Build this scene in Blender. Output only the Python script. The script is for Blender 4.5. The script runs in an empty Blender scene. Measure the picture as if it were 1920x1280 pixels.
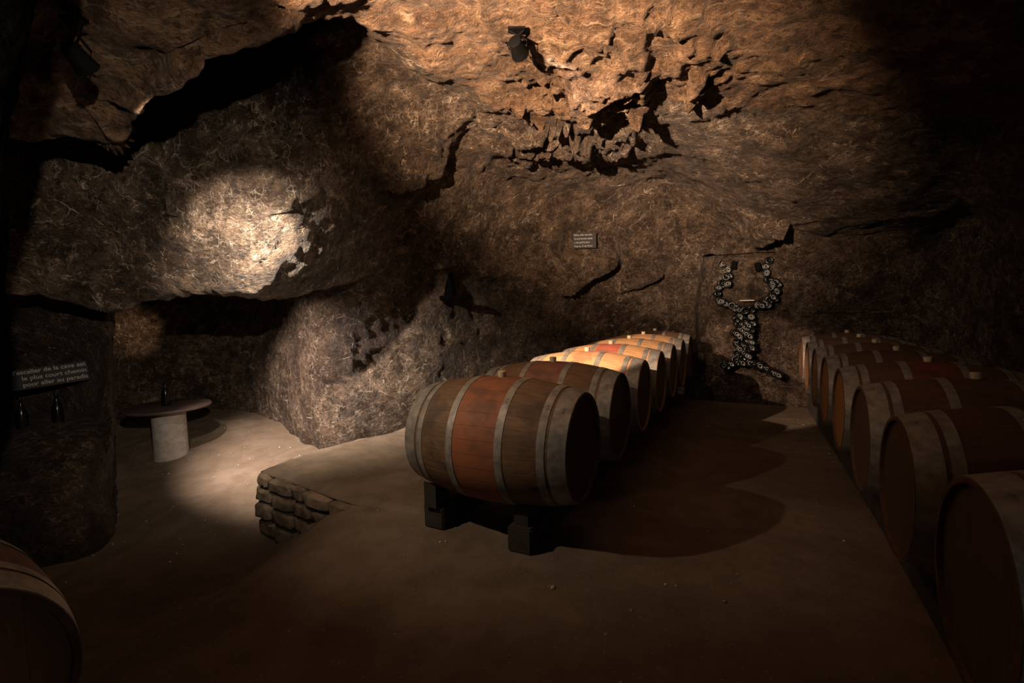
import bpy, bmesh, math, random
import numpy as np
from mathutils import Vector, Matrix
random.seed(4)
SC = bpy.context.scene
COL = SC.collection
PI = math.pi

# ---------------------------------------------------------------- camera
F_PX, PITCH, YAW, ROLL, CAM_Z = 902.3, -0.0737, 0.4698, -0.024, 1.25
cd = bpy.data.cameras.new('camera'); cam = bpy.data.objects.new('camera', cd); COL.objects.link(cam)
cd.sensor_width = 36.0; cd.lens = F_PX / 1920 * 36; cd.clip_start = 0.02; cd.clip_end = 100
cam.matrix_world = (Matrix.Translation((0, 0, CAM_Z)) @ Matrix.Rotation(PI/2 + PITCH, 4, 'X')
                    @ Matrix.Rotation(ROLL, 4, 'Z'))
SC.camera = cam

def ray(px, py):
    x, y = px - 960, py - 640
    c, s = math.cos(-ROLL), math.sin(-ROLL)
    x, y = c*x - s*y, s*x + c*y
    c, s = math.cos(PITCH), math.sin(PITCH)
    Y = F_PX*c + y*s; Z = F_PX*s - y*c
    return (x/Y, 1.0, Z/Y)
def P(px, py, d):          # a point of the place seen at (px,py), d metres ahead
    r = ray(px, py); return (r[0]*d, d, CAM_Z + r[2]*d)
def Pz(px, py, z):         # ... or at the height z
    r = ray(px, py); return P(px, py, (z - CAM_Z)/r[2])

# ---------------------------------------------------------------- world and lights
w = bpy.data.worlds.new('world'); SC.world = w; w.use_nodes = True
w.node_tree.nodes['Background'].inputs[0].default_value = (0.9, 0.75, 0.6, 1)
w.node_tree.nodes['Background'].inputs[1].default_value = 0.0012
SC.view_settings.view_transform = 'Standard'; SC.view_settings.look = 'None'
SC.view_settings.exposure = -0.25; SC.view_settings.gamma = 1.0; SC.view_settings.use_curve_mapping = False

def spot(name, loc, target, power, half_deg, blend, color, radius=0.02):
    l = bpy.data.lights.new(name, 'SPOT'); l.energy = power; l.spot_size = math.radians(2*half_deg)
    l.spot_blend = blend; l.color = color; l.shadow_soft_size = radius
    o = bpy.data.objects.new(name, l); COL.objects.link(o); o.location = loc
    o.rotation_euler = (Vector(target) - Vector(loc)).to_track_quat('-Z', 'Y').to_euler(); return o
WARM = (1.0, 0.66, 0.42); WARM2 = (1.0, 0.74, 0.55)
L1 = Vector((-1.71, 1.80, 2.12))
L2 = Vector((-1.78, 2.15, 2.29))
L3 = Vector((0.10, 3.10, 2.79))
L4 = Vector((-3.00, 4.08, 1.33))
def row_pt(x, y, z): return Vector((x*math.cos(YAW) + y*math.sin(YAW), -x*math.sin(YAW) + y*math.cos(YAW), z))
L5 = Vector((0.35, -0.3, 1.95))
L6 = Vector((-0.95, 0.75, 2.02))  # added unseen source up front, throws the ceiling light clear of the slab
spot('lamp_beam_barrels', L1, L1 + Vector(row_pt(1.45, 4.2, -1.45)), 1700, 9.8, 0.22, (1, .66, .46))
spot('lamp_spill', L1, (0.5, 3.9, 0.1), 100, 42, 0.9, (1.0, .72, .50))
spot('added_ceiling_beam', L6, (0.35, 3.4, 2.9), 3600, 30, 1.0, WARM)
spot('added_far_ceiling_beam', L6, P(1300, 400, 6.6), 1500, 15, 1.0, WARM2)
spot('lamp_beam_overhang', L2, P(500, 530, 3.5), 800, 31, 1.0, (1.0, .82, .65))
spot('lamp_core_overhang', L2, P(530, 510, 3.6), 1100, 15, 1.0, (1.0, .84, .68))
spot('lamp_overhang_spill', L2, (-1.6, 3.6, 1.3), 50, 38, 0.8, WARM2)
spot('lamp_beam_alcove', L4, (-2.0, 5.5, -.25), 520, 47, 0.8, (1.0, .78, .67))
spot('lamp_alcove_patch', L4, P(250, 618, 6.2), 420, 7.5, 1.0, WARM)
spot('lamp_beam_wall', L3, P(1330, 540, 6.6), 130, 15, 0.9, WARM2)
spot('lamp_wall_spill', L3, P(1520, 480, 6.3), 110, 30, 0.9, WARM2)
spot('overhang_fill_beam', L5, P(330, 560, 3.4), 480, 24, 1.0, (1.0, .82, .64))  # added spot behind the viewer, brightens the overhang and pillar
bl_ = bpy.data.lights.new('fill_light', 'POINT'); bl_.energy = 6.0; bl_.color = (.72, .90, 1.0); bl_.shadow_soft_size = .25
bo_ = bpy.data.objects.new('fill_light', bl_); COL.objects.link(bo_); bo_.location = (0.1, -1.3, 1.5)  # added fill behind the viewer, lifts the dark foreground; no such lamp is known

# ---------------------------------------------------------------- numpy noise
rng = np.random.RandomState(7)
PERM = np.arange(256); rng.shuffle(PERM); PERM = np.concatenate([PERM, PERM, PERM])
GR = rng.normal(size=(256, 3)); GR /= np.linalg.norm(GR, axis=1)[:, None]
def pnoise(p):
    i = np.floor(p).astype(int); f = p - i; u = f*f*f*(f*(f*6 - 15) + 10); i = i & 255
    def g(dx, dy, dz):
        h = PERM[PERM[PERM[(i[..., 0]+dx) & 255] + ((i[..., 1]+dy) & 255)] + ((i[..., 2]+dz) & 255)]
        return (GR[h]*(f - np.array([dx, dy, dz]))).sum(-1)
    L = lambda a, b, t: a + (b - a)*t
    x0 = L(L(g(0,0,0), g(1,0,0), u[..., 0]), L(g(0,1,0), g(1,1,0), u[..., 0]), u[..., 1])
    x1 = L(L(g(0,0,1), g(1,0,1), u[..., 0]), L(g(0,1,1), g(1,1,1), u[..., 0]), u[..., 1])
    return L(x0, x1, u[..., 2])*1.6
def fbm(p, oct=4, ridged=False):
    a, s, t = 1.0, 0.0, 0.0
    for k in range(oct):
        n = pnoise(p*(2.03**k) + 17.3*k)
        if ridged: n = 1 - 2*np.abs(n)
        s = s + a*n; t += a; a *= 0.5
    return s/t
def cells(p):              # nearest cell: (f1, f2, random of that cell)
    i = np.floor(p).astype(int); b1 = np.full(p.shape[:-1], 9.0); b2 = b1.copy(); rid = np.zeros(p.shape[:-1])
    R = rng2
    for dx in (-1,0,1):
        for dy in (-1,0,1):
            for dz in (-1,0,1):
                c = i + np.array([dx,dy,dz]); cc = c & 255
                h = PERM[PERM[PERM[cc[...,0]] + cc[...,1]] + cc[...,2]]
                d = np.linalg.norm(c + R[h, :3] - p, axis=-1)
                m = d < b1; b2 = np.where(m, b1, np.minimum(b2, d)); rid = np.where(m, R[h, 3], rid); b1 = np.where(m, d, b1)
    return b1, b2, rid
rng2 = np.random.RandomState(3).rand(256, 4)
def sstep(a, b, x): t = np.clip((x - a)/(b - a), 0, 1); return t*t*(3 - 2*t)

# ---------------------------------------------------------------- materials
def newmat(name):
    m = bpy.data.materials.new(name); m.use_nodes = True; nt = m.node_tree
    return m, nt, nt.nodes['Principled BSDF']
class N:
    def __init__(s, nt): s.nt = nt
    def __call__(s, t, **kw):
        n = s.nt.nodes.new(t)
        for k, v in kw.items():
            if k in n.inputs.keys(): 
                if isinstance(v, bpy.types.NodeSocket): s.nt.links.new(v, n.inputs[k])
                else: n.inputs[k].default_value = v
            else: setattr(n, k, v)
        return n
    def math(s, op, a, b=0.0, c=None, clamp=False):
        n = s.nt.nodes.new('ShaderNodeMath'); n.operation = op; n.use_clamp = clamp
        for i, v in enumerate((a, b) if c is None else (a, b, c)):
            if isinstance(v, bpy.types.NodeSocket): s.nt.links.new(v, n.inputs[i])
            else: n.inputs[i].default_value = v
        return n.outputs[0]
    def rng(s, v, a, b, c=0.0, d=1.0):
        n = s.nt.nodes.new('ShaderNodeMapRange'); s.nt.links.new(v, n.inputs[0])
        for i, x in enumerate((a, b, c, d)): n.inputs[i+1].default_value = x
        n.interpolation_type = 'SMOOTHSTEP'; return n.outputs[0]
    def mix(s, f, a, b, mode='MIX'):
        n = s.nt.nodes.new('ShaderNodeMix'); n.data_type = 'RGBA'; n.blend_type = mode
        for i, v in ((0, f), (6, a), (7, b)):
            if isinstance(v, bpy.types.NodeSocket): s.nt.links.new(v, n.inputs[i])
            else: n.inputs[i].default_value = v if i == 0 else (*v, 1)
        return n.outputs[2]
    def noise(s, vec, scale, detail=4, rough=0.55, dist=0.0):
        n = s('ShaderNodeTexNoise', Scale=scale, Detail=detail, Roughness=rough, Distortion=dist)
        s.nt.links.new(vec, n.inputs['Vector']); return n
    def vor(s, vec, scale, feature='DISTANCE_TO_EDGE'):
        n = s.nt.nodes.new('ShaderNodeTexVoronoi'); n.feature = feature
        n.inputs['Scale'].default_value = scale; s.nt.links.new(vec, n.inputs['Vector']); return n

def rock_material(name, dark, mid, vein, vein_amt=1.0, bump=1.0, streak=0.0):
    m, nt, b = newmat(name); n = N(nt)
    co = n('ShaderNodeTexCoord').outputs['Object']
    def warped(scale, det, amt):
        warp = n.noise(co, scale, det, 0.55).outputs['Color']
        wv = nt.nodes.new('ShaderNodeVectorMath'); wv.operation = 'MULTIPLY_ADD'
        nt.links.new(warp, wv.inputs[0]); wv.inputs[1].default_value = (amt,)*3; nt.links.new(co, wv.inputs[2]); return wv.outputs[0]
    wa = warped(1.7, 3, 0.55); wb = warped(4.5, 3, 0.10)
    def fil(vec, scale, width, det=5):
        q = n.noise(vec, scale, det, 0.62).outputs[0]
        return n.rng(n.math('ABSOLUTE', n.math('SUBTRACT', q, 0.5)), width, 0.0)
    v1 = n.vor(wa, 2.3).outputs['Distance']
    m1 = n.rng(n.noise(co, 1.1, 4, 0.6).outputs[0], 0.44, 0.60)
    m2 = n.rng(n.noise(co, 1.7, 6, 0.7).outputs[0], 0.42, 0.56)
    m3 = n.rng(n.noise(wb, 12.0, 4, 0.7).outputs[0], 0.42, 0.62)
    m4 = n.rng(n.noise(co, 2.3, 5, 0.7).outputs[0], 0.45, 0.57)
    a1 = n.math('MULTIPLY', n.rng(v1, 0.018, 0.0), n.math('MULTIPLY', m1, m3))
    a2 = n.math('MULTIPLY', fil(wb, 5.0, 0.020), n.math('MULTIPLY', m2, m3))
    a3 = n.math('MULTIPLY', fil(co, 13.0, 0.030), n.math('MULTIPLY', m4, m3))
    a4 = n.math('MULTIPLY', n.rng(n.vor(wb, 15.0).outputs['Distance'], 0.05, 0.0), n.math('MULTIPLY', m4, m3))
    veins = n.math('MAXIMUM', n.math('MAXIMUM', a1, n.math('MULTIPLY', a4, 0.6)), n.math('MAXIMUM', a2, n.math('MULTIPLY', a3, 0.55)))
    mp = nt.nodes.new('ShaderNodeMapping'); mp.inputs['Rotation'].default_value = (0.2, 0.15, 0.55); mp.inputs['Scale'].default_value = (1, 4.5, 5.5)
    nt.links.new(wa, mp.inputs[0]); stk = n.noise(mp.outputs[0], 4.2, 8, 0.68).outputs[0]
    fine = n.noise(co, 34, 8, 0.72).outputs[0]; big = n.noise(co, 3.4, 7, 0.7).outputs[0]
    grit = n.rng(n.noise(co, 55, 6, 0.75).outputs[0], 0.56, 0.68)
    c = n.mix(n.rng(big, 0.38, 0.64), dark, mid)
    c = n.mix(n.math('MULTIPLY', grit, 0.4), c, vein)
    c = n.mix(n.rng(n.noise(co, 9, 9, 0.75).outputs[0], 0.52, 0.38, 0, 0.75), c, tuple(x*0.35 for x in dark))
    c = n.mix(n.rng(fine, 0.50, 0.36, 0, 0.85), c, tuple(x*0.3 for x in dark))
    if streak:
        c = n.mix(n.rng(stk, 0.54, 0.70, 0, streak), c, vein)
        c = n.mix(n.rng(stk, 0.46, 0.32, 0, streak), c, tuple(x*0.3 for x in dark))
    c = n.mix(n.math('MULTIPLY', veins, vein_amt, clamp=True), c, vein)
    nt.links.new(c, b.inputs['Base Color'])
    b.inputs['Roughness'].default_value = 0.55
    b.inputs['Specular IOR Level'].default_value = 0.4
    h = n.math('ADD', n.math('MULTIPLY', fine, 0.05), n.math('MULTIPLY', n.noise(wb, 11, 8, 0.7).outputs[0], 0.11))
    h = n.math('ADD', h, n.math('MULTIPLY', stk, 0.05 + 0.16*streak))
    h = n.math('ADD', n.math('MULTIPLY', h, 1.25), n.math('MULTIPLY', veins, 0.035))
    bp = n('ShaderNodeBump', Strength=bump, Distance=1.0); nt.links.new(h, bp.inputs['Height'])
    nt.links.new(bp.outputs[0], b.inputs['Normal'])
    return m
ROCK = rock_material('cave_rock', (0.060, 0.038, 0.025), (0.21, 0.145, 0.098), (0.74, 0.60, 0.46), 1.0, 1.0, 0.2)
ROCK_C = rock_material('ceiling_rock', (0.11, 0.060, 0.032), (0.32, 0.19, 0.105), (0.60, 0.43, 0.28), 0.5, 1.0, 0.6)
ROCK_D = rock_material('dark_rock', (0.030, 0.019, 0.014), (0.085, 0.055, 0.038), (0.45, 0.33, 0.22), 0.8)  # darker brown tones than the other rock

def sand_material():
    m, nt, b = newmat('packed_sand'); n = N(nt)
    co = n('ShaderNodeTexCoord').outputs['Object']
    big = n.noise(co, 1.1, 5, 0.6, 0.6).outputs[0]; mid = n.noise(co, 6, 6, 0.6).outputs[0]; fine = n.noise(co, 90, 5, 0.7).outputs[0]
    c = n.mix(n.rng(big, 0.35, 0.65), (0.140, 0.108, 0.077), (0.205, 0.162, 0.122))
    c = n.mix(n.rng(mid, 0.58, 0.35, 0, 0.35), c, (0.10, 0.07, 0.048))
    sp = n.vor(co, 28, 'F1'); c = n.mix(n.rng(sp.outputs['Distance'], 0.10, 0.05, 0, 0.5), c, (0.6, 0.52, 0.42))
    nt.links.new(c, b.inputs['Base Color']); b.inputs['Roughness'].default_value = 0.9
    b.inputs['Specular IOR Level'].default_value = 0.15
    h = n.math('ADD', n.math('MULTIPLY', mid, 0.03), n.math('MULTIPLY', fine, 0.003))
    bp = n('ShaderNodeBump', Strength=0.6, Distance=1.0); nt.links.new(h, bp.inputs['Height']); nt.links.new(bp.outputs[0], b.inputs['Normal'])
    return m
SAND = sand_material()

def simple(name, col, rough=0.6, metal=0.0, noise_amt=0.25, scale=12, bump=0.002, spec=0.5, coat=0.0):
    m, nt, b = newmat(name); n = N(nt)
    co = n('ShaderNodeTexCoord').outputs['Object']; f = n.noise(co, scale, 6, 0.65).outputs[0]
    c = n.mix(n.rng(f, 0.3, 0.7), tuple(x*(1 - noise_amt) for x in col), tuple(min(1, x*(1 + noise_amt)) for x in col))
    nt.links.new(c, b.inputs['Base Color']); b.inputs['Roughness'].default_value = rough; b.inputs['Metallic'].default_value = metal
    b.inputs['Specular IOR Level'].default_value = spec; b.inputs['Coat Weight'].default_value = coat
    bp = n('ShaderNodeBump', Strength=0.5, Distance=1.0); nt.links.new(n.math('MULTIPLY', f, bump), bp.inputs['Height']); nt.links.new(bp.outputs[0], b.inputs['Normal'])
    return m

def wood_material(name, base, dark, center=None, stain=0.4):
    """barrel staves: grain along X, 30 staves round the axis, optional wine-red belly"""
    m, nt, b = newmat(name); n = N(nt)
    co = n('ShaderNodeTexCoord').outputs['Object']
    sep = n('ShaderNodeSeparateXYZ'); nt.links.new(co, sep.inputs[0])
    ang = n.math('ARCTAN2', sep.outputs[2], sep.outputs[1])
    st = n.math('MULTIPLY', ang, 30/(2*PI))
    cell = n.math('FLOOR', st); fr = n.math('ABSOLUTE', n.math('SUBTRACT', n.math('SUBTRACT', st, cell), 0.5))
    seam = n.rng(fr, 0.465, 0.495)
    wn = nt.nodes.new('ShaderNodeTexWhiteNoise'); wn.noise_dimensions = '1D'; nt.links.new(cell, wn.inputs['W'])
    mp = nt.nodes.new('ShaderNodeMapping'); mp.inputs['Scale'].default_value = (2.2, 26, 26); nt.links.new(co, mp.inputs[0])
    grain = n.noise(mp.outputs[0], 2.0, 7, 0.65, 0.4).outputs[0]
    blot = n.noise(co, 5.5, 5, 0.6, 0.5).outputs[0]
    c = n.mix(n.rng(grain, 0.3, 0.7), tuple(x*0.72 for x in base), tuple(x*1.15 for x in base))
    c = n.mix(n.math('MULTIPLY', wn.outputs[0], 0.35), c, dark)
    c = n.mix(n.rng(blot, 0.45, 0.68, 0, stain), c, dark)
    if center:
        e = n.math('ADD', n.math('ABSOLUTE', sep.outputs[0]), n.math('MULTIPLY', n.math('SUBTRACT', blot, 0.5), center[2]))
        cc = n.mix(n.rng(n.noise(co, 7.0, 6, 0.65, 0.3).outputs[0], 0.42, 0.66, 0, .75), center[0], tuple(x*y for x, y in zip(center[0], (.42, .62, .8))))
        c = n.mix(n.math('MULTIPLY', n.rng(e, center[1] + .012, center[1] - .012), center[3]), c, cc)
    c = n.mix(n.math('MULTIPLY', seam, 0.35), c, tuple(x*0.2 for x in dark))
    nt.links.new(c, b.inputs['Base Color']); b.inputs['Roughness'].default_value = 0.62; b.inputs['Specular IOR Level'].default_value = 0.3
    h = n.math('SUBTRACT', n.math('MULTIPLY', grain, 0.0016), n.math('MULTIPLY', seam, 0.0008))
    bp = n('ShaderNodeBump', Strength=0.8, Distance=1.0); nt.links.new(h, bp.inputs['Height']); nt.links.new(bp.outputs[0], b.inputs['Normal'])
    return m
def head_material(name, base, dark):
    m, nt, b = newmat(name); n = N(nt)
    co = n('ShaderNodeTexCoord').outputs['Object']
    sep = n('ShaderNodeSeparateXYZ'); nt.links.new(co, sep.inputs[0])
    st = n.math('MULTIPLY', sep.outputs[1], 11.0); cell = n.math('FLOOR', st)
    fr = n.math('ABSOLUTE', n.math('SUBTRACT', n.math('SUBTRACT', st, cell), 0.5)); seam = n.rng(fr, 0.47, 0.495)
    wn = nt.nodes.new('ShaderNodeTexWhiteNoise'); wn.noise_dimensions = '1D'; nt.links.new(cell, wn.inputs['W'])
    mp = nt.nodes.new('ShaderNodeMapping'); mp.inputs['Scale'].default_value = (20, 24, 2.0); nt.links.new(co, mp.inputs[0])
    grain = n.noise(mp.outputs[0], 2.0, 6, 0.6, 0.3).outputs[0]
    c = n.mix(n.rng(grain, 0.3, 0.7), tuple(x*0.75 for x in base), tuple(x*1.15 for x in base))
    c = n.mix(n.math('MULTIPLY', wn.outputs[0], 0.4), c, dark)
    c = n.mix(n.math('MULTIPLY', seam, 0.35), c, tuple(x*0.2 for x in dark))
    nt.links.new(c, b.inputs['Base Color']); b.inputs['Roughness'].default_value = 0.6
    return m
JAMB = rock_material('unlit_rock', (0.003, 0.0025, 0.002), (0.006, 0.005, 0.004), (0.008, 0.007, 0.006), 0.3)  # jamb stands unlit: its shade is put into the near-black rock colour
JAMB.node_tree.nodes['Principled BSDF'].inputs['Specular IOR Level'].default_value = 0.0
HOOP = simple('galvanised_hoop', (0.30, 0.29, 0.26), 0.55, 0.3, 0.35, 16, 0.001)
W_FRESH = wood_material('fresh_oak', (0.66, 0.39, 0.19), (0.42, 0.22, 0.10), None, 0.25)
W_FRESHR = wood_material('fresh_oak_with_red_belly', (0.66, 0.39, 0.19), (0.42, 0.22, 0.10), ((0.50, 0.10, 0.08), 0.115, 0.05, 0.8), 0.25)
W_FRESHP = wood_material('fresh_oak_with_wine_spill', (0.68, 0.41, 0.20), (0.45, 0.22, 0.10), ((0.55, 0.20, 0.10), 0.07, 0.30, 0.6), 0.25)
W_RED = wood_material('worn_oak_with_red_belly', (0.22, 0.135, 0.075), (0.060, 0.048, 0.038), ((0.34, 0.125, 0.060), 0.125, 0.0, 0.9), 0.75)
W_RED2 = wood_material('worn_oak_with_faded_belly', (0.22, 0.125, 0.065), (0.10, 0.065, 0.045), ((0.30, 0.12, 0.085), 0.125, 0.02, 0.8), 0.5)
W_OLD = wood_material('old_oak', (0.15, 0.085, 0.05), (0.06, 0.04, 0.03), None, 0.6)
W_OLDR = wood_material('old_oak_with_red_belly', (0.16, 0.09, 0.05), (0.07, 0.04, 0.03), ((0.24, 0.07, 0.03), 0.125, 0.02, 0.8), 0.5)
H_OAK = head_material('oak_head', (0.34, 0.17, 0.08), (0.16, 0.08, 0.04))
H_ORANGE = head_material('orange_oak_head', (0.42, 0.19, 0.06), (0.22, 0.09, 0.035))
H_DARK = head_material('dark_oak_head', (0.10, 0.065, 0.045), (0.05, 0.035, 0.028))
CORK = simple('pale_bung', (0.62, 0.50, 0.34), 0.6, 0, 0.1, 30)
BEAM = simple('blackened_timber', (0.035, 0.030, 0.026), 0.75, 0, 0.3, 9, 0.004)
IRON = simple('black_iron', (0.0025, 0.0025, 0.0025), 0.8, 0.0, 0.3, 20, spec=0.05)
GLASS = simple('dark_bottle_glass', (0.004, 0.005, 0.005), 0.22, 0, 0.2, 5, 0.0, 0.35, 0.0)
SLATE = simple('slate_board', (0.005, 0.005, 0.006), 0.7, 0, 0.3, 14, 0.002)
CHALK = simple('chalk_paint', (0.30, 0.29, 0.27), 0.8, 0, 0.1, 30)
CONC = simple('pale_concrete', (0.36, 0.33, 0.30), 0.85, 0, 0.2, 18, 0.004)
TOPM = simple('reddish_table_board', (0.075, 0.05, 0.045), 0.55, 0, 0.2, 8, 0.002)
MASON = simple('masonry_stone', (0.20, 0.155, 0.11), 0.9, 0, 0.5, 7, 0.03, spec=0.2)
PEB = simple('pebble', (0.45, 0.38, 0.30), 0.8, 0, 0.4, 20)
FIL = simple('ring_glint', (0.22, 0.23, 0.23), 0.3, 0.2, 0.1, 20)

# ---------------------------------------------------------------- helpers
def link(name, me, mat=None, parent=None, smooth=True):
    o = bpy.data.objects.new(name, me); COL.objects.link(o)
    if mat: me.materials.append(mat)
    if smooth: me.polygons.foreach_set('use_smooth', [True]*len(me.polygons))
    if parent: o.parent = parent
    return o
def bm_obj(name, bm, mat, parent=None, smooth=False, auto=None):
    me = bpy.data.meshes.new(name); bm.normal_update(); bm.to_mesh(me); bm.free()
    o = link(name, me, mat, parent, smooth or auto is not None)
    if auto is not None: me.set_sharp_from_angle(angle=math.radians(auto))
    return o
def tag(o, label, cat, group=None, kind=None):
    if label: o['label'] = label
    if cat: o['category'] = cat
    if group: o['group'] = group
    if kind: o['kind'] = kind
    return o
def empty(name, loc=(0,0,0), rz=0.0):
    o = bpy.data.objects.new(name, None); COL.objects.link(o); o.location = loc; o.rotation_euler = (0,0,rz); o.empty_display_size = 0.1; return o
def add_box(bm, lo, hi, M=None, bevel=0.0):
    r = bmesh.ops.create_cube(bm, size=1.0); vs = r['verts']
    for v in vs:
        v.co = Vector([lo[i] + (v.co[i] + .5)*(hi[i] - lo[i]) for i in range(3)])
        if M: v.co = M @ v.co
    if bevel:
        es = list({e for v in vs for e in v.link_edges})
        bmesh.ops.bevel(bm, geom=es, offset=bevel, segments=2, affect='EDGES')
    return vs
def add_lathe(bm, prof, seg=32, M=None, cap0=True, cap1=True):
    """prof: (r, h) pairs turned about local Z"""
    rings = []
    for r, h in prof:
        ring = []
        for k in range(seg):
            a = 2*PI*k/seg; v = Vector((r*math.cos(a), r*math.sin(a), h)); ring.append(bm.verts.new(M @ v if M else v))
        rings.append(ring)
    for a, b in zip(rings, rings[1:]):
        for k in range(seg): bm.faces.new((a[k], a[(k+1) % seg], b[(k+1) % seg], b[k]))
    if cap0: bm.faces.new(rings[0][::-1])
    if cap1: bm.faces.new(rings[-1])
def add_tube(bm, pts, r, seg=8):
    prev = None
    pts = [Vector(p) for p in pts]
    for i, p in enumerate(pts):
        d = (pts[min(i+1, len(pts)-1)] - pts[max(i-1, 0)]).normalized(); q = d.to_track_quat('Z', 'Y')
        ring = [bm.verts.new(p + q @ Vector((r*math.cos(2*PI*k/seg), r*math.sin(2*PI*k/seg), 0))) for k in range(seg)]
        if prev:
            for k in range(seg): bm.faces.new((prev[k], prev[(k+1) % seg], ring[(k+1) % seg], ring[k]))
        else: bm.faces.new(ring[::-1])
        prev = ring
    bm.faces.new(prev)
XAX = Matrix.Rotation(PI/2, 4, 'Y')      # local Z -> world X
def copy_tree(o, parent=None):
    kids = [c for c in o.children]
    c = o.copy(); COL.objects.link(c)
    if parent: c.parent = parent
    for k in kids: copy_tree(k, c)
    return c

def grid_mesh(name, V, mat, label=None, flip=False, kind='structure'):
    nr, nc = V.shape[:2]
    idx = np.arange(nr*nc).reshape(nr, nc)
    q = np.stack([idx[:-1, :-1], idx[:-1, 1:], idx[1:, 1:], idx[1:, :-1]], -1).reshape(-1, 4)
    if flip: q = q[:, ::-1]
    me = bpy.data.meshes.new(name); me.from_pydata(V.reshape(-1, 3).tolist(), [], q.tolist()); me.update()
    o = link(name, me, mat); o['kind'] = kind
    if label: o['label'] = label
    return o
def spline(A, n, axis, tens=0.42):
    """cardinal spline through the control array along axis, n samples per span"""
    A = np.moveaxis(A, axis, 0); m = len(A); out = []
    T = np.zeros_like(A); T[1:-1] = (A[2:] - A[:-2])*tens; T[0] = (A[1]-A[0])*tens*2; T[-1] = (A[-1]-A[-2])*tens*2
    lim = np.zeros_like(A)
    for k in range(m - 1):
        ns = n if np.isscalar(n) else n[k]
        for t in np.arange(ns)/ns:
            h00 = 2*t**3 - 3*t**2 + 1; h10 = t**3 - 2*t**2 + t; h01 = -2*t**3 + 3*t**2; h11 = t**3 - t**2
            out.append(h00*A[k] + h10*T[k] + h01*A[k+1] + h11*T[k+1])
    out.append(A[-1]); return np.moveaxis(np.array(out), 0, axis)
def grid_normals(V):
    du = np.gradient(V, axis=1); dv = np.gradient(V, axis=0)
    n = np.cross(du, dv); n /= np.linalg.norm(n, axis=-1, keepdims=True) + 1e-9
    return n
def rock_displace(V, toward, amp=1.0, extra=None):
    """push the surface in and out along its normal (normals made to face the open cave)"""
    n = grid_normals(V)
    s = np.sign(((toward - V)*n).sum(-1)); n = n*np.where(np.median(s) < 0, -1, 1)
    d = 0.10*fbm(V*0.9 + 3.1, 3) + 0.045*fbm(V*np.array([2.6, 2.6, 3.6]), 4) + 0.018*fbm(V*9.0, 3) 
    f1, f2, rid = cells(V*2.4 + 0.25*fbm(V*2.0, 2)[..., None])
    d = d + (rid - .5)*0.05*sstep(0.0, 0.12, f2 - f1)
    rd = fbm(V*3.3 + 5, 4, True); d = d + 0.03*(rd - .3)
    d = d*amp
    if extra is not None: d = d + extra(V)
    return V + n*d[..., None]
EYE = np.array([0.0, 3.2, 1.4])

# ---------------------------------------------------------------- cave shell
PX = [-260, 20, 120, 205, 290, 400, 500, 600, 700, 800, 900, 1000, 1130, 1260, 1400, 1500, 1650, 1800, 1950, 2200]
zc = [2.5, 2.55, 2.55, 2.55, 2.58, 2.62, 2.68, 2.75, 2.85, 2.9, 2.9, 2.95, 2.95, 2.95, 2.9, 2.85, 2.8, 2.75, 2.7, 2.65]
nC = len(PX); R = []
R.append([(-5.0 + 10.0*i/(nC-1), -1.6, zc[i] - .1) for i in range(nC)])
R.append([(-2.9 + 5.9*i/(nC-1), 0.55, zc[i]) for i in range(nC)])
R.append([Pz(PX[i], -60, zc[i]) for i in range(nC)])
r3 = [150, 140, 130, 130, 100, 50, 0, -10, 20, 60, 90, 120, 110, 100, 100, 110, 120, 120, 120, 110]
r4 = [255, 258, 262, 262, 180, 95, 50, 28, 50, 120, 180, 215, 200, 190, 200, 210, 220, 220, 210, 200]
r7 = [262, 272, 280, 290, 258, 208, 138, 62, 85, 155, 222, 275, 318, 350, 392, 405, 400, 375, 330, 300]
z4 = [2.25, 2.25, 2.25, 2.25, 2.3, 2.45, 2.6, 2.75, 2.85, 2.88, 2.88, 2.85, 2.8, 2.8, 2.75, 2.7, 2.6, 2.55, 2.5, 2.5]
d7 = [2.8, 3.2, 3.25, 3.3, 3.35, 3.4, 3.45, 3.2, 3.3, 3.7, 4.3, 5.0, 5.8, 6.5, 5.95, 5.5, 5.1, 4.5, 3.4, 2.5]
R.append([Pz(PX[i], r3[i], (zc[i] + z4[i])/2) for i in range(nC)])
R4 = [Pz(PX[i], r4[i], z4[i]) for i in range(nC)]
R7 = [P(PX[i], r7[i], d7[i]) for i in range(nC)]
R.append(R4)
g = [0.3, 0.45, 0.5, 0.5, 0.5, 0.5, 0.45, 0.2, 0, 0, 0, 0, 0, 0, 0, 0, 0, 0, 0, 0]
def mixp(a, b, t): return tuple(x + (y - x)*t for x, y in zip(a, b))
R.append([(lambda p: (p[0], p[1] + .05*bool(g[i]), p[2] + g[i]))(mixp(R4[i], R7[i], .10 if g[i] else .33)) for i in range(nC)])
R.append([(lambda p: (p[0], p[1], p[2] + g[i]))(mixp(R4[i], R7[i], .95 if g[i] else .66)) for i in range(nC)])
R.append(R7)
def rowp(py, d, px=None): return [P((px or PX)[i], py[i], d[i]) for i in range(nC)]
R.append(rowp([370, 350, 345, 345, 335, 300, 260, 210, 220, 270, 310, 345, 380, 410, 445, 455, 445, 420, 380, 350],
              [2.8, 3.2, 3.25, 3.3, 3.35, 3.35, 3.35, 3.4, 3.7, 4.3, 5.1, 5.9, 6.4, 6.8, 6.45, 6.15, 5.8, 4.95, 3.55, 2.5]))
R.append(rowp([470, 465, 465, 465, 465, 470, 480, 460, 420, 420, 430, 440, 455, 475, 505, 515, 510, 495, 460, 430],
              [2.9, 3.3, 3.45, 3.5, 3.5, 3.45, 3.45, 3.75, 4.4, 5.1, 5.8, 6.4, 6.8, 7.0, 6.6, 6.3, 5.95, 5.0, 3.6, 2.55]))
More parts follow.
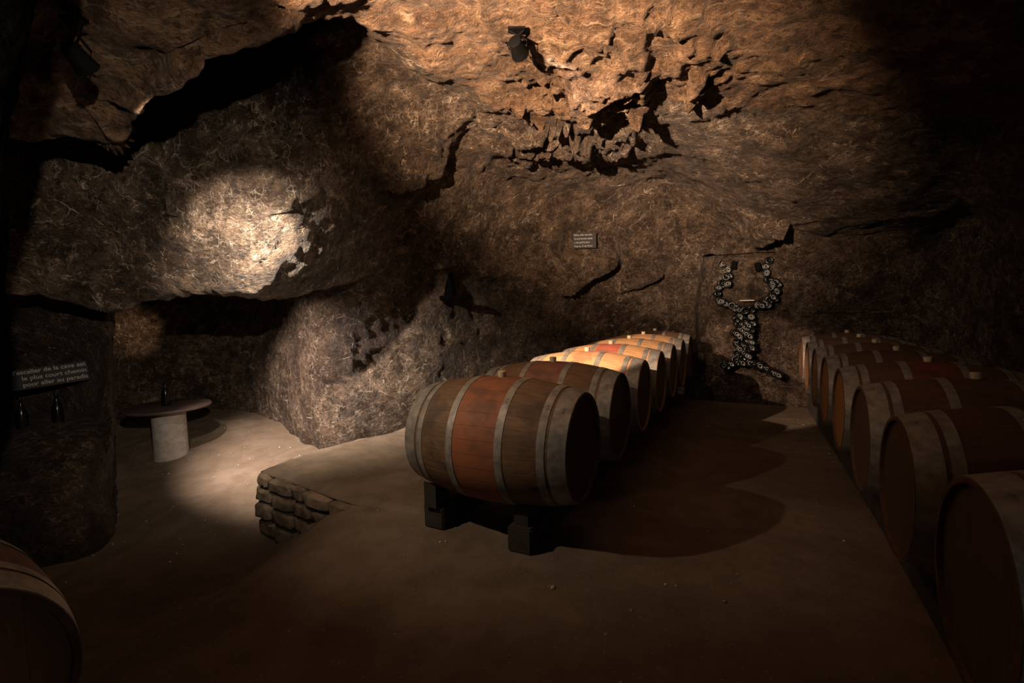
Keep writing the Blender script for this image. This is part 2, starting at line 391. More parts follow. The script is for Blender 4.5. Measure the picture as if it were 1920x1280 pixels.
lipy = [545, 548, 562, 578, 564, 550, 556, 542, 508, 500, 510, 520, 530, 545, 560, 570, 570, 560, 540, 520]
R.append(rowp(lipy, [3.1, 3.5, 3.6, 3.7, 3.75, 3.7, 3.85, 4.2, 4.85, 5.45, 6.05, 6.6, 6.95, 7.1, 6.7, 6.35, 6.0, 5.05, 3.6, 2.6]))
dw = [5.6, 5.8, 5.9, 6.1, 6.5, 6.6, 6.25, 5.12, 5.2, 5.6, 6.3, 6.9, 7.15, 7.15, 6.72, 6.38, 6.02, 5.05, 3.62, 2.62]
R.append([(lambda p, i=i: (p[0], p[1], p[2] + (.30 if 1 <= i <= 6 else .15 if i == 7 else 0)))(P(PX[i], [550,553,566,580,566,553,558,546,520,520,530,540,550,560,575,585,585,575,560,540][i],
          [3.6,4.0,4.3,4.5,4.7,4.7,4.8,4.7,5.0,5.5,6.2,6.75,7.0,7.12,6.7,6.36,6.0,5.05,3.62,2.6][i])) for i in range(nC)])
R.append([P(PX[i], 590 if 8 <= i else 520 if i < 7 else 545, dw[i]) for i in range(nC)])
R.append([(lambda p: (p[0], p[1], 0.25))(P(PX[i], 680, dw[i] + .03)) for i in range(nC)])
R.append([(lambda p: (p[0], p[1], -0.75))(P(PX[i], 680, dw[i])) for i in range(nC)])
CTRL = np.array(R)
ROWN = [8, 10, 18, 34, 10, 10, 10, 28, 34, 34, 16, 14, 34, 14]
COLN = [10, 20, 22, 22, 24, 24, 24, 24, 24, 24, 26, 34, 38, 48, 40, 32, 28, 24, 12]
V = spline(spline(CTRL, ROWN, 0), COLN, 1)
ctr = np.array(P(1125, 215, 4.2))
def crumble(V):
    q = V - ctr
    m = np.exp(-(((q[..., 0] + .05)/0.70)**4 + (q[..., 1]/1.05)**4)*.8)*sstep(-1.0, 0.0, V[..., 2] - 2.3)
    f1, f2, rid = cells(V*np.array([2.9, 2.9, 3.2]) + 0.9*np.stack([fbm(V*3.0, 3), fbm(V*3.0 + 31, 3), fbm(V*3.0 + 67, 3)], -1))
    g1, g2, rid2 = cells(V*7.0 + 9 + 0.5*fbm(V*5, 2)[..., None])
    az = V[..., 0]/V[..., 1]; el = (V[..., 2] - CAM_Z)/V[..., 1]
    cliff = sstep(.295, .272, az)*sstep(-.02, .25, az)*sstep(.36, .42, el)*sstep(.60, .54, el)*(V[..., 2] > 2.3)
    return m*(0.02 + 0.34*(rid - .25)*sstep(0.0, 0.24, f2 - f1) + .09*(rid2 - .4)*sstep(0.0, .15, g2 - g1)) + .05*cliff
def ledge(V, c, a, b, amp, hgt, dep=.5):
    """rock lip: swells towards the cave above the line a-b, cut off sharply below it"""
    A_ = np.array(P(*a)); B_ = np.array(P(*b)); d = B_ - A_; L_ = np.linalg.norm(d[:2]); u = d[:2]/L_
    q = V[..., :2] - A_[:2]; t = (q*u).sum(-1)/L_; off = np.abs(q[..., 0]*u[1] - q[..., 1]*u[0])
    zl = A_[2] + d[2]*np.clip(t, -.2, 1.2) + .05*fbm(V*4.0, 3)
    k = V[..., 2] - zl
    prof = np.where(k > 0, np.exp(-(k/hgt)**2), 0)
    return amp*prof*sstep(-.15, .2, t)*sstep(1.15, .8, t)*(off < dep)
def groove(V, a, b, depth, wd, dep=.5):
    A_ = np.array(P(*a)); B_ = np.array(P(*b)); d = B_ - A_; t = np.clip(((V - A_)*d).sum(-1)/(d*d).sum(), 0, 1)
    r_ = V - (A_ + t[..., None]*d) ; n_ = np.cross(d, [0, 0, 1]) if abs(d[2]) < abs(d[0]) else np.array([-.2, 1, 0]); n_ = n_/np.linalg.norm(n_)
    r_ = r_ - (r_*n_).sum(-1)[..., None]*n_
    dist = np.linalg.norm(r_, axis=-1)
    return -depth*sstep(wd, wd*.3, dist)*(np.abs(((V - A_)*n_).sum(-1)) < dep)
def features(V):
    e = crumble(V)
    e += ledge(V, 0, (1050, 538, 6.75), (1160, 492, 6.85), .30, .30)
    e += ledge(V, 0, (1165, 548, 6.9), (1250, 515, 6.95), .14, .22)
    e += ledge(V, 0, (700, 352, 4.1), (835, 308, 4.6), .16, .30)
    e += ledge(V, 0, (800, 498, 5.5), (850, 494, 5.7), .10, .12)
    e += ledge(V, 0, (1400, 446, 6.4), (1600, 390, 5.9), .22, .30)
    e += ledge(V, 0, (300, 420, 3.3), (345, 255, 3.3), .08, .25)
    e += ledge(V, 0, (500, 400, 3.4), (590, 350, 3.4), .05, .12)
    e += groove(V, (1322, 486, 6.9), (1319, 700, 6.95), .30, .075)
    e += groove(V, (1322, 484, 6.9), (1452, 478, 6.45), .12, .04)
    e += groove(V, (1482, 470, 6.35), (1486, 720, 6.35), .05, .03)
    return e
V = rock_displace(V, EYE, 1.0, features)
rs = np.concatenate([[0], np.cumsum(ROWN)])
grid_mesh('ceiling', V[:rs[4]+1], ROCK_C, 'rough brown rock ceiling')
grid_mesh('wall_back', V[rs[4]:], ROCK, 'veined brown rock wall with a low overhang at its left')

# left pillar with its shelf
px = [-330, -120, 0, 60, 120, 170, 200, 210, 212]
rows = [
 (520, [3.3,3.6,3.75,3.8,3.85,3.9,3.95,4.15,5.4]),
 (590, [3.5,3.9,4.1,4.15,4.2,4.15,4.1,4.25,5.4]),
 (680, [3.7,4.2,4.45,4.5,4.5,4.4,4.25,4.4,5.4]),
 (760, [3.8,4.3,4.6,4.65,4.65,4.5,4.3,4.45,5.4]),
]
RP = [[P(px[i], py, d[i]) for i in range(9)] for py, d in rows]
zs = 0.30
RP.append([(p[0], p[1], zs + .01) for p in RP[-1]])
fr = [3.6, 3.75, 3.85, 3.88, 3.9, 3.98, 4.02, 4.2, 5.4]
RP.append([Pz(px[i], 812 - .12*max(px[i], 0), zs) if i < 7 else P(px[i], 790, fr[i]) for i in range(9)])
RP.append([P(px[i], 850, [3.3,3.6,3.72,3.75,3.82,3.9,3.98,4.15,5.4][i]) for i in range(9)])
RP.append([P(px[i], 940, [2.9,3.25,3.35,3.42,3.55,3.75,3.92,4.12,5.4][i]) for i in range(9)])
pxb = [-330, -120, 0, 75, 140, 180, 207, 216, 218]
RP.append([P(pxb[i], [1085,1065,1052,1042,1030,1010,980,958,860][i], [2.75,3.1,3.2,3.3,3.4,3.55,3.75,4.0,5.3][i]) for i in range(9)])
RP.append([(p[0], p[1] + .05, p[2] - .5) for p in RP[-1]])
V = spline(spline(np.array(RP), [14, 16, 16, 6, 10, 12, 16, 16, 6], 0, .35), 22, 1, .35)
V = rock_displace(V, EYE, 0.55)
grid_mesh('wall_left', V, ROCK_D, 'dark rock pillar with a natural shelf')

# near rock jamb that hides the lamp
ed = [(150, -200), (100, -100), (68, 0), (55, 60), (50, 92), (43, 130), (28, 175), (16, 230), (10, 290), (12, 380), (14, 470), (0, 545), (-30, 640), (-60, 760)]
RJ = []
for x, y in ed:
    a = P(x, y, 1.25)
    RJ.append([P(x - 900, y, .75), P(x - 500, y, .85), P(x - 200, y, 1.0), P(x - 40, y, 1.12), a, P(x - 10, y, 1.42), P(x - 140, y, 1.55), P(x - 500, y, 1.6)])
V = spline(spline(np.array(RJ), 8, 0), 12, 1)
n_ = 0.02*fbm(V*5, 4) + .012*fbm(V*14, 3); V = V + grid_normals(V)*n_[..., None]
grid_mesh('wall_near', V, JAMB, 'rock edge close to the camera, coloured black as if unlit')

# behind the viewer, so the cave is closed
def closing_wall():
    pts = [(-5.2, -1.7), (-5.0, 0.6), (-4.6, 2.0), (-3.9, 2.95)]
    A = np.array([[(x, y, z) for x, y in [(-3.2, 2.4), (-3.4, 1.4), (-3.0, 0.2), (-2.2, -1.0), (0, -1.7), (2.4, -1.0), (2.9, 0.4), (2.75, 1.6), (2.85, 2.4)]] for z in (3.0, 2.0, 1.0, 0, -.9)])
    V = spline(spline(A, 14, 0), 14, 1); V = rock_displace(V, np.array([0, .5, 1.2]), .7)
    grid_mesh('wall_behind', V, ROCK, 'rock wall behind the viewer')
closing_wall()

# ---------------------------------------------------------------- floor
def base_z(X, Y):
    yr = X*math.sin(YAW) + Y*math.cos(YAW)
    z = -0.045*np.clip(yr - 3.2, 0, 6)
    return z + 0.012*fbm(np.stack([X*1.1, Y*1.1, 0*X], -1), 3)
def low_z(X, Y):
    left = sstep(0, 1, (-0.95 + .25*sstep(3.0, 1.8, Y) - X)/(1.0 + 1.2*sstep(3.2, 1.6, Y)))
    low = -0.52 + 0.145*np.clip(Y - 3.6, 0, 3.5)
    low = low + 0.03*fbm(np.stack([X*1.3, Y*1.3, 0*X + 4], -1), 3)
    # beyond the ledge line the ground under the platform stays low
    return (1 - left)*(base_z(X, Y) - .012) + left*np.minimum(low, -.02)
gx = np.linspace(-8.5, 6.5, 420); gy = np.linspace(-2.2, 8.6, 330)
X, Y = np.meshgrid(gx, gy)
V = np.stack([X, Y, low_z(X, Y)], -1)
V[..., 2] += .006*fbm(V*7, 3)
grid_mesh('floor', V, SAND, 'packed brown sand floor')
# raised platform under the left row of barrels
edge = [(-0.35, 2.75), (-0.93, 2.98), (-1.22, 3.15), (-1.62, 3.45), (-2.02, 3.74), (-1.98, 3.86), (-1.80, 4.26), (-1.42, 4.72), (-1.12, 5.16), (-0.95, 5.6), (-0.6, 6.3), (-0.2, 7.0)]
core = [(0.45, 3.2), (0.4, 3.4), (0.3, 3.6), (0.2, 3.8), (0.1, 4.0), (0.1, 4.15), (0.2, 4.4), (0.3, 4.8), (0.5, 5.2), (0.6, 5.6), (0.8, 6.2), (1.0, 6.8)]
A = np.array([[(c[0] + (e[0]-c[0])*t, c[1] + (e[1]-c[1])*t, 0) for e, c in zip(edge, core)] for t in (0, .35, .7, .92, 1.0)])
V = spline(spline(A, [10, 10, 8, 4], 0, .5), 14, 1, .3)
nr = V.shape[0]; tt = np.linspace(0, 1, nr)[:, None]
V[..., 2] = base_z(V[..., 0], V[..., 1]) + .012 - 0.04*sstep(-0.75, -0.2, V[..., 0]) + .005*fbm(V*6, 3)
dE = np.linalg.norm(V - V[-1:], axis=-1); V[..., 2] -= 0.03*(1 - sstep(0.0, 0.09, dE))
top_edge = V[-1].copy()
inn = V[-6] - V[-1]; inn[:, 2] = 0; inn /= np.linalg.norm(inn, axis=1)[:, None]
sk = top_edge + inn*.07; sk[:, 2] = top_edge[:, 2] - .03; sk2 = sk.copy(); sk2[:, 2] -= .75
V = np.concatenate([V, sk[None], sk2[None]], 0)
grid_mesh('floor_platform', V, SAND, 'raised sand platform under the barrels')

# masonry face of the platform: courses of rough stones, one dry-laid wall
def masonry():
    bm = bmesh.new(); r = random.Random(11)
    path = [Vector((-0.99, 3.01)), Vector((-1.22, 3.14)), Vector((-1.62, 3.43)), Vector((-2.04, 3.73)), Vector((-2.00, 3.90)), Vector((-1.82, 4.28)), Vector((-1.44, 4.74))]
    L = [0]
    for a, b in zip(path, path[1:]): L.append(L[-1] + (b - a).length)
    def at(s):
        for k in range(len(path) - 1):
            if s <= L[k+1] or k == len(path) - 2:
                t = (s - L[k])/(L[k+1] - L[k]); d = (path[k+1] - path[k]).normalized(); return path[k].lerp(path[k+1], t), d
    z = -0.016
    for hgt, mn, mx in ((.105, .24, .42), (.10, .22, .38), (.13, .25, .4), (.14, .25, .4), (.15, .25, .4)):
        s = r.uniform(-.1, 0)
        while s < L[-1]:
            w_ = r.uniform(mn, mx); a = max(s, 0); b = min(s + w_, L[-1])
            for c in L[1:-1]:
                if a < c - .04 and b > c + .04: b = c; break
            if b - a > .03:
                pa, d = at(a + .004); pb, _ = at(b - .004); d = (pb - pa).normalized(); ln = (pb - pa).length
                nrm = Vector((-d.y, d.x)) if (Vector((-d.y, d.x)).dot(Vector((-1, -1))) > 0) else Vector((d.y, -d.x))
                M = Matrix(((d.x, nrm.x, 0, pa.x), (d.y, nrm.y, 0, pa.y), (0, 0, 1, z - hgt), (0, 0, 0, 1)))
                o_ = r.uniform(-.012, .02)
                sb = bmesh.new(); bmesh.ops.create_cube(sb, size=1.0)
                bmesh.ops.subdivide_edges(sb, edges=sb.edges[:], cuts=5, use_grid_fill=True)
                vs = sb.verts
                x0_, x1_, y1_, z1_ = .004, ln - .004, .035 + o_, hgt - .003
                for v in vs:
                    p = v.co*2; cr = max(0, abs(p.x)**6 + abs(p.y)**6 + abs(p.z)**6 - 1)
                    rr = .022*cr/2
                    q = Vector((x0_ + (p.x*.5 + .5)*(x1_ - x0_) - math.copysign(rr, p.x)*abs(p.x)**4, -.14 + (p.y*.5 + .5)*(y1_ + .14) - math.copysign(rr, p.y)*abs(p.y)**4,
                                .004 + (p.z*.5 + .5)*(z1_ - .004) - math.copysign(rr, p.z)*abs(p.z)**4))
                    v.co = M @ q
                sb.normal_update(); tm = bpy.data.meshes.new('tmp'); sb.to_mesh(tm); sb.free(); bm.from_mesh(tm); bpy.data.meshes.remove(tm)
            s = b + .0001 if b > a else s + w_
        z -= hgt + .006
    co = np.array([v.co[:] for v in bm.verts]); nz = fbm(co*9, 4)*.02; nz2 = fbm(co*9 + 40, 4)*.02
    for v, a, b in zip(bm.verts, nz, nz2): v.co += Vector((a, a*.5 + b*.5, b*.7))
    o = bm_obj('retaining_wall', bm, MASON, None, auto=50)
    tag(o, 'low wall of rough grey-brown stones holding up the sand platform', 'retaining wall')
masonry()

# ---------------------------------------------------------------- barrels
BL, RB, RH = 0.944, 0.3485, 0.278
def br(x): return RB - (RB - RH - .004)*(abs(x)/(BL/2))**2.05 - .004
def make_barrel(wood, head):
    root = empty('wine_barrel')
    bm = bmesh.new(); seg = 120
    xs = [BL/2*t for t in np.linspace(-1, 1, 41)]
    prof = [(br(xs[0]) - .018, xs[0] + .034), (br(xs[0]) - .016, xs[0])] + [(br(x), x) for x in xs] + [(br(xs[-1]) - .016, xs[-1]), (br(xs[-1]) - .018, xs[-1] - .034)]
    add_lathe(bm, prof, seg, XAX, False, False)
    bm_obj('staves', bm, wood, root, auto=40)
    for s in (-1, 1):
        bm = bmesh.new(); M = Matrix.Translation((s*(BL/2 - .024), 0, 0)) @ XAX
        add_lathe(bm, [(br(BL/2) - .012, -.009), (br(BL/2) - .012, .009)], 64, M)
        h = bm_obj('head', bm, head, root, auto=40)
    for c, hw in ((.428, .041), (.352, .019), (.142, .020)):
        for s in (-1, 1):
            bm = bmesh.new(); p = []
            x0, x1 = s*c - hw, s*c + hw
            for x in np.linspace(x0, x1, 5): p.append((br(x) + .0028, x))
            pr = [(br(x0) - .001, x0)] + p + [(br(x1) - .001, x1)]
            add_lathe(bm, pr, 96, XAX, False, False)
            # lap joint with two rivets
            a = .5 + s*.2
            for k in (-1, 1):
                q = Matrix.Rotation(a + k*.03, 4, 'X') @ Matrix.Translation((s*c, 0, br(s*c) + .0025))
                add_lathe(bm, [(.006, 0), (.004, .003)], 8, q, False, True)
            bm_obj('hoop', bm, HOOP, root, auto=40)
    bm = bmesh.new(); add_lathe(bm, [(.020, -.012), (.024, .022), (.024, .028), (.021, .031)], 20, Matrix.Translation((0, 0, RB - .004)))
    b = bm_obj('bung', bm, CORK, root, auto=40); b['label'] = 'pale bung'
    return root
protos = {}
def barrel(x, y, z, wood, head, label, group, roll=0.0, twist=0.0):
    key = (wood.name, head.name)
    if key not in protos: protos[key] = o = make_barrel(wood, head)
    else: o = copy_tree(protos[key])
    o.location = row_pt(x, y, z); o.rotation_euler = (roll, 0, -YAW + twist)
    tag(o, label, 'barrel', group); return o
XL, Y0, SL, ZL = -1.2491, 2.3314, 0.7516, CAM_Z - .7333
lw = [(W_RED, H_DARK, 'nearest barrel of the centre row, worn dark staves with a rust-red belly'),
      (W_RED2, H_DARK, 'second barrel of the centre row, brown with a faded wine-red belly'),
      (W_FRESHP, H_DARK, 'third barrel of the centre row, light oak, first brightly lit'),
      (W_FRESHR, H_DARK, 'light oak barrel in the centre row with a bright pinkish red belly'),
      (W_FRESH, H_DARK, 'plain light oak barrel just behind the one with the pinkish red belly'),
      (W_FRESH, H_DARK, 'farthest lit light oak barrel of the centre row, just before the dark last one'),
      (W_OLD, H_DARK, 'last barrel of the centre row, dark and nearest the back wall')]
for n_, (wd, hd, lb) in enumerate(lw):
    barrel(XL, Y0 + n_*SL, ZL, wd, hd, lb, 'barrels of the centre row', [0, .01, -.02, .02, 0, .01, -.01][n_])
XR, YR, SR, ZR = 0.9817, 1.6177, 0.7666, CAM_Z - .7607
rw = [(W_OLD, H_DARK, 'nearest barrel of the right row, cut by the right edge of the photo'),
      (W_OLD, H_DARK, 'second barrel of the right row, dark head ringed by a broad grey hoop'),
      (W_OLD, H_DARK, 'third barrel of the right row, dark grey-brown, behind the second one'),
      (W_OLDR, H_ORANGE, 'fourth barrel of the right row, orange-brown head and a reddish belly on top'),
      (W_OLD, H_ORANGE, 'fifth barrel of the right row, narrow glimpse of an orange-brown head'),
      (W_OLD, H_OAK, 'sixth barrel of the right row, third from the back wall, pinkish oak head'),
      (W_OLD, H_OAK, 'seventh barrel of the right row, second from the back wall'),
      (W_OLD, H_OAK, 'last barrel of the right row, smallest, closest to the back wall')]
for n_, (wd, hd, lb) in enumerate(rw):
    barrel(XR, YR + n_*SR, ZR, wd, hd, lb, 'barrels of the right row', [.02, 0, -.03, .02, 0, -.01, .01, 0][n_])
barrel(-2.03, 0.27, 0.385, W_OLD, H_OAK, 'nearly black barrel at the bottom left corner, only its curved end in view', None)

def beam(x, y0, y1, ztop, w_, label, group):
    bm = bmesh.new(); n = 24
    rings = []
    for k in range(n + 1):
        y = y0 + (y1 - y0)*k/n
        c = row_pt(x, y, 0); zf = float(base_z(np.array([c.x]), np.array([c.y]))[0]) - .012
        if c.x < -.95: zf = 0
        rings.append([bm.verts.new((x + a, y, z)) for a, z in ((-w_/2, zf), (w_/2, zf), (w_/2, ztop), (-w_/2, ztop))])
    for a, b in zip(rings, rings[1:]):
        for k in range(4): bm.faces.new((a[k], a[(k+1) % 4], b[(k+1) % 4], b[k]))
    bm.faces.new(rings[0][::-1]); bm.faces.new(rings[-1])
    bmesh.ops.recalc_face_normals(bm, faces=bm.faces)
    bmesh.ops.bevel(bm, geom=[e for e in bm.edges if len(e.link_faces) == 2 and e.calc_face_angle(0) > .8], offset=.008, segments=2, affect='EDGES')
    o = bm_obj('support_beam', bm, BEAM, None, auto=40); o.rotation_euler = (0, 0, -YAW)
    tag(o, label, 'timber beam', group); return o
zt = ZL - .395
beam(XL + .185, 2.12, 7.2, zt, .135, 'black timber beam on the floor under the right ends of the centre barrels', 'beams under the centre barrels')
beam(XL - .385, 2.17, 7.2, zt, .135, 'black timber beam on the floor under the left ends of the centre barrels', 'beams under the centre barrels')
beam(XR - .30, 1.35, 7.3, ZR - .385, .12, 'black timber beam under the left ends of the right row barrels', 'beams under the right barrels')
beam(XR + .30, 1.35, 7.3, ZR - .385, .12, 'black timber beam under the far ends of the right row barrels', 'beams under the right barrels')
def wedge(x, y, ztop, s):
    bm = bmesh.new()
    # block whose top is hollowed to the barrel's curve
    pts = []
    for k in range(9):
        yy = -.02 + .13*k/8
        rr = br(x - XL) + .009
        pts.append((yy, max(.012, (ZL - math.sqrt(max(rr**2 - (yy + .075)**2, 0))) - ztop)))
    A = [bm.verts.new((x - .04, y - s*(yy + .075), ztop)) for yy, _ in pts]; B = [bm.verts.new((x - .04, y - s*(yy + .075), ztop + h)) for yy, h in pts]
    C = [bm.verts.new((x + .04, y - s*(yy + .075), ztop)) for yy, _ in pts]; D = [bm.verts.new((x + .04, y - s*(yy + .075), ztop + h)) for yy, h in pts]
    for k in range(8):
        for q in ((A[k], A[k+1], B[k+1], B[k]), (C[k], D[k], D[k+1], C[k+1]), (B[k], B[k+1], D[k+1], D[k]), (A[k], C[k], C[k+1], A[k+1])): bm.faces.new(q)
    bm.faces.new((A[0], B[0], D[0], C[0])); bm.faces.new((A[-1], C[-1], D[-1], B[-1]))
    bmesh.ops.recalc_face_normals(bm, faces=bm.faces)
    return bm
for (x, nm) in ((XL + .185, 'right'), (XL - .385, 'left')):
    for i in range(2):
        o = bm_obj('wooden_wedge', wedge(x, Y0 + i*SL, zt, 1), BEAM); o.rotation_euler = (0, 0, -YAW)
        tag(o, ('dark wooden wedge on the %s beam holding the front of the nearest centre barrel' if i == 0 else
                'dark wooden wedge on the %s beam under the second centre barrel') % nm, 'wedge', 'wedges under the centre barrels')

# ---------------------------------------------------------------- round table in the alcove
tz = -0.52 + .145*(5.2 - 3.6)
tp = P(321, 838, 5.2); tp = (tp[0], tp[1], tz)
tr = empty('round_table', tp); tag(tr, 'low round table, reddish top on a thick pale cylinder, in the left alcove', 'table')
bm = bmesh.new(); add_lathe(bm, [(.165, -.06), (.163, 0.0), (.160, .25), (.158, .505), (.154, .51)], 40); bm_obj('table_column', bm, CONC, tr, auto=40)
bm = bmesh.new(); add_lathe(bm, [(.39, .512), (.405, .518), (.41, .530), (.405, .542), (.395, .547)], 56); bm_obj('tabletop', bm, TOPM, tr, auto=40)
def bottle(loc, h, label, group=None, tilt=0.0):
    bm = bmesh.new(); k = h/.30
    prof = [(.020, .006), (.034, .0), (.0395, .006), (.041, .03), (.041, .14), (.037, .17), (.026, .205), (.0165, .23), (.0145, .25), (.0143, .275), (.0165, .278), (.0165, .288), (.0145, .29), (.0135, .30)]
    add_lathe(bm, [(r*k*1.12, z*k) for r, z in prof], 32)
    o = bm_obj('wine_bottle', bm, GLASS, None, auto=60); o.location = loc; o.rotation_euler = (0, tilt, .3)
    tag(o, label, 'bottle', group); return o
b = P(311, 745, tp[1] - .02)
bottle((b[0], b[1], tz + .547), .27, 'dark wine bottle standing on the round table in the alcove')

# ---------------------------------------------------------------- sculpture of bottle ends on the back wall
def front(px, py, dd=0.0):
    """point on the back wall just in front of the rock"""
    dep = np.interp(px, [1260, 1400, 1500], [7.04, 6.62, 6.28]) - dd
    return Vector(P(px, py, dep))
sc = empty('bottle_sculpture', front(1405, 700, .1)); tag(sc, 'large wineglass-shaped outline made of many dark bottle ends on the back wall', 'sculpture')
def cv(pts): return [(1280 + x/3.767, 440 + y/3.765) for x, y in pts]
disc = cv([(285,205),(325,245),(308,297),(290,347),(256,373),(250,415),(262,463),(303,487),(347,500),(400,530),(408,577),(399,627),(415,672),(402,716),(412,762),(405,808),(402,853),(392,898),(347,915),(293,922),
 (612,180),(588,222),(592,268),(610,315),(637,352),(678,352),(640,402),(668,400),(640,440),(612,460),(583,485),(533,497),(488,527),(486,578),(500,628),(487,672),(476,716),(476,760),(462,808),(455,853),(450,898),(507,915),(548,925),(597,945),(618,962),(650,980),(678,992),
 (440,605),(445,655),(450,700),(440,745),(437,790),(432,832),(428,870),(330,290),(318,345),(275,340),(270,470),(375,520),(440,535),(560,500),(605,497),(655,450),(655,330),(470,860),(372,880),(425,905),(475,905),(525,930),(320,930),(468,640),(380,600),(382,700),(382,770),(382,830),(492,800),(490,760)])
back = Vector((-.25, -1, 0)).normalized()
pbm = bmesh.new(); add_lathe(pbm, [(.041, -.13), (.041, -.004), (.036, .004), (.024, .002), (.010, -.012)], 20, Matrix.Rotation(PI/2, 4, 'X'), True, True)
pm = bpy.data.meshes.new('bottle_end'); pbm.to_mesh(pm); pbm.free(); pm.materials.append(GLASS)
gbm = bmesh.new(); add_lathe(gbm, [(.013, .001), (.0165, .005), (.020, .001)], 16, Matrix.Rotation(PI/2, 4, 'X'), False, False)
gm = bpy.data.meshes.new('glass_rim'); gbm.to_mesh(gm); gbm.free(); gm.materials.append(FIL)
rs_ = random.Random(8)
for i, (x, y) in enumerate(disc):
    p = front(x, y, .07 + rs_.uniform(-.025, .025))
    o = link('bottle_end', pm, None, sc); o.location = p - sc.location; o.scale = [rs_.uniform(1.12, 1.4)]*3
    o.rotation_euler = (rs_.uniform(-.12, .12), 0, -.40 + rs_.uniform(-.18, .18))
    if i % 3 != 2:
        q = link('glass_rim', gm, None, o); q['label'] = 'pale ring on the bottle end'
for (x, y, rz) in ((1376, 497, .2), (1421, 500, -.25)):
    bm = bmesh.new(); add_box(bm, (-.03, -.03, -.055), (.03, .04, .055), None, .004)
    o = bm_obj('black_block', bm, IRON); o.location = front(x, y, .10); o.rotation_euler = (0, rz, -.3)
    tag(o, 'small black block inside the %s arm of the bottle sculpture' % ('left' if x < 1400 else 'right'), 'block', 'black blocks inside the bottle sculpture')
bm = bmesh.new(); add_box(bm, (-.085, -.05, -.006), (.085, .08, .006), None, .002)
o = bm_obj('stone_sill', bm, simple('pale_stone', (.6, .5, .42), .7)); o.location = front(1400, 563, .10); o.rotation_euler = (0, 0, -.3)
tag(o, 'thin pale ledge inside the bowl of the bottle sculpture', 'ledge')

# ---------------------------------------------------------------- signs
def text_mesh(body, size, mat, parent, loc, name='lettering', align='LEFT', rot=(PI/2, 0, 0), sx=1.0):
    cu = bpy.data.curves.new('t', 'FONT'); cu.body = body; cu.size = size; cu.extrude = .0008; cu.align_x = align; cu.space_line = 1.0; cu.offset = .0006
    t = bpy.data.objects.new('t', cu); COL.objects.link(t)
    dg = bpy.context.evaluated_depsgraph_get(); me = bpy.data.meshes.new_from_object(t.evaluated_get(dg))
    bpy.data.objects.remove(t); me.materials.clear(); me.materials.append(mat)
    o = bpy.data.objects.new(name, me); COL.objects.link(o); o.parent = parent; o.location = loc; o.rotation_euler = rot; o.scale = (sx, 1, 1)
    o['label'] = 'pale hand-painted lettering'
def sign(px, py, d, w_, h_, lines, ts, rz, ry, label, align, ls, sx=1.0):
    r = empty('slate_sign', P(px, py, d)); r.rotation_euler = (0, ry, rz); tag(r, label, 'sign')
    bm = bmesh.new(); add_box(bm, (-w_/2, -.008, -h_/2), (w_/2, .012, h_/2), None, .003); bm_obj('board', bm, SLATE, r, auto=40)
    for i, t in enumerate(lines):
        x = {'LEFT': -w_/2 + .012, 'RIGHT': w_/2 - .01, 'CENTER': 0}[align]
        text_mesh(t, ts, CHALK, r, (x, -.0095, h_/2 - ls*(i + .72)), align=align, sx=sx)
SIGN_L = (94, 703, 4.02); SIGN_R = (1096, 451, 6.55)
sign(94, 704, 4.25, .52, .175, ["l'escalier de la cave est", 'le plus court chemin', 'pour aller au paradis'], .052, .62, -.10,
     "dark sign with three lines of pale writing above two bottles on a shelf", 'RIGHT', .056)
sign(1096, 451, 6.60, .31, .205, ['Boire, aider ma cuve', 'Ta mie femme vanité', 'y voir golf le bout', 'Tous au 17 de Terre'], .034, -.1, 0,
     'small black board with four lines of pale writing high on the back wall', 'LEFT', .050, .86)

# bottles on the rock shelf
bottle(Pz(43, 803, zs + .005)[:2] + (zs + .0,), .27, 'left of the two dark bottles on the rock shelf, with a small bright glint', 'bottles on the rock shelf')
bottle(Pz(110, 793, zs + .005)[:2] + (zs + .0,), .27, 'right of the two dark bottles on the rock shelf, nearer the pillar edge', 'bottles on the rock shelf')

# dark fitting on the wall behind the centre row
r = empty('wall_bracket', P(851, 556, 5.70)); r.rotation_euler = (0, 0, .15); tag(r, 'small black fitting on the rock wall, tapered upright above a short flat bar', 'wall fitting')
bm = bmesh.new(); add_lathe(bm, [(.075, .012), (.066, .06), (.052, .16), (.036, .27), (.025, .32), (.010, .345)], 24, Matrix.Translation((-.04, .03, 0))); bm_obj('upright', bm, IRON, r, auto=50)
bm = bmesh.new(); add_box(bm, (-.17, -.05, -.03), (.20, .12, .012), None, .006); bm_obj('bar', bm, IRON, r, auto=40)
bm = bmesh.new(); add_box(bm, (-.13, -.02, -.075), (-.10, .12, -.03), None, .004); bm_obj('lug', bm, IRON, r, auto=40)

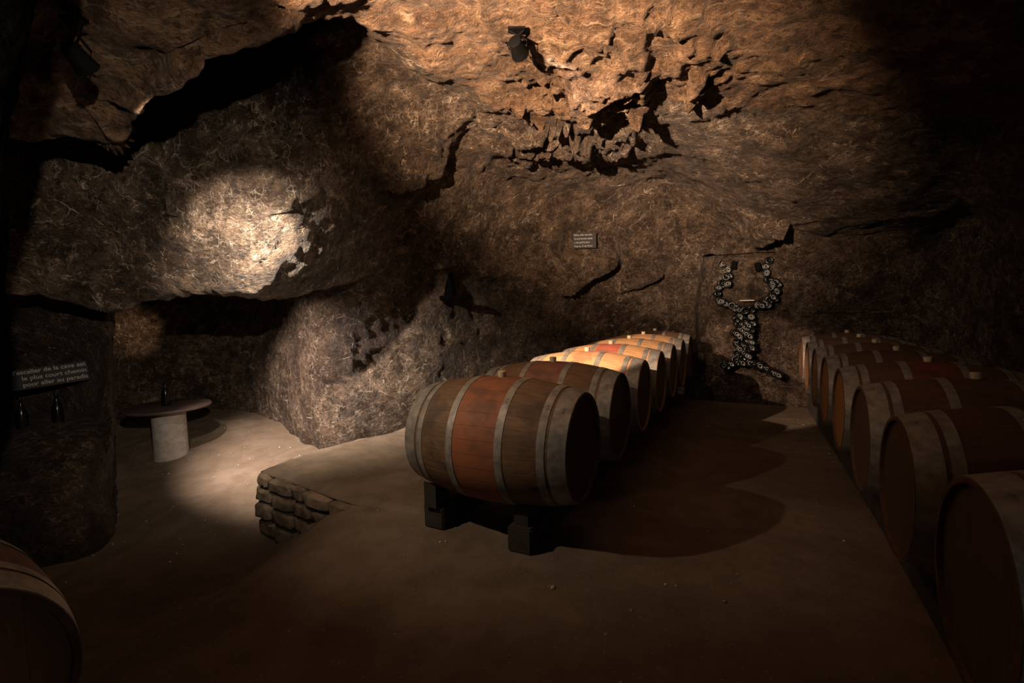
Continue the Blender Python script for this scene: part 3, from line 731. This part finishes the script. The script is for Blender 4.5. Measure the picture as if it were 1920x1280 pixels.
# ---------------------------------------------------------------- spotlights
def spotlight(loc, target, label, s=1.0, cable=None, mount=.12):
    r = empty('spotlight', loc); tag(r, label, 'spotlight', None)
    q = (Vector(target) - Vector(loc)).to_track_quat('Z', 'Y').to_matrix().to_4x4()
    bm = bmesh.new(); add_lathe(bm, [(.030*s, -.16*s), (.046*s, -.15*s), (.052*s, -.09*s), (.062*s, -.035*s), (.066*s, -.022*s), (.060*s, -.022*s), (.048*s, -.06*s)], 28, q, True, True)
    bm_obj('housing', bm, IRON, r, auto=40)
    bm = bmesh.new()
    for k in (-1, 1): add_tube(bm, [q @ Vector((k*.062*s, 0, -.08*s)), q @ Vector((k*.075*s, 0, -.09*s)) + Vector((0, 0, .03*s)), Vector((k*.05*s, 0, mount)) + q @ Vector((0, 0, -.10*s))], .007*s)
    add_box(bm, (-.06*s, -.03*s, 0), (.06*s, .03*s, .012), Matrix.Translation(Vector((0, 0, mount)) + q @ Vector((0, 0, -.10*s))))
    bm_obj('bracket', bm, IRON, r, auto=40)
    if cable:
        bm = bmesh.new(); add_tube(bm, [Vector(c) - Vector(loc) for c in cable], .008); bm_obj('cable', bm, IRON, r, auto=40)
    return r
spotlight(L1, L1 + Vector(row_pt(1.5, 4.6, -1.28)), 'spotlight half hidden behind the near rock edge at the upper left', 1.0)
spotlight(L2, (-1.75, 3.5, 1.4), 'black spotlight under the left ceiling slab, seen from behind', .75, mount=.14)
spotlight(L3, (1.5, 7.0, 1.9), 'black spotlight on the crumbling ceiling, above the middle of the cellar', .85, mount=.09)

# ---------------------------------------------------------------- pebbles
def pebbles():
    bm = bmesh.new(); r = random.Random(2)
    def one(x, y, s):
        z = float(low_z(np.array([x]), np.array([y]))[0])
        m = Matrix.Translation((x, y, z + s*.25)) @ Matrix.Rotation(r.uniform(0, 6), 4, 'Z') @ Matrix.Diagonal((s*r.uniform(.7, 1.3), s*r.uniform(.7, 1.2), s*.6, 1))
        v = bmesh.ops.create_icosphere(bm, subdivisions=1, radius=1.0, matrix=m)['verts']
        for q in v: q.co += Vector((r.uniform(-.15, .15)*s, r.uniform(-.15, .15)*s, r.uniform(-.1, .1)*s))
    for k in range(420):
        x, y = r.uniform(-4.5, 3.4), r.uniform(1.0, 6.2)
        if -1.1 > x > -2.1 and y > 2.8: continue
        one(x, y, r.choice([.003, .004, .005, .006, .009]))
    for k in range(70): one(r.gauss(-2.6, .7), r.gauss(4.4, .7), r.choice([.004, .005, .007]))
    r0 = Pz(1037, 1097, 0); one(r0[0], r0[1], .014)
    o = bm_obj('pebbles', bm, PEB, None, smooth=True); tag(o, 'small pale pebbles and crumbs strewn over the sand floor', 'pebbles', None, 'stuff')
pebbles()
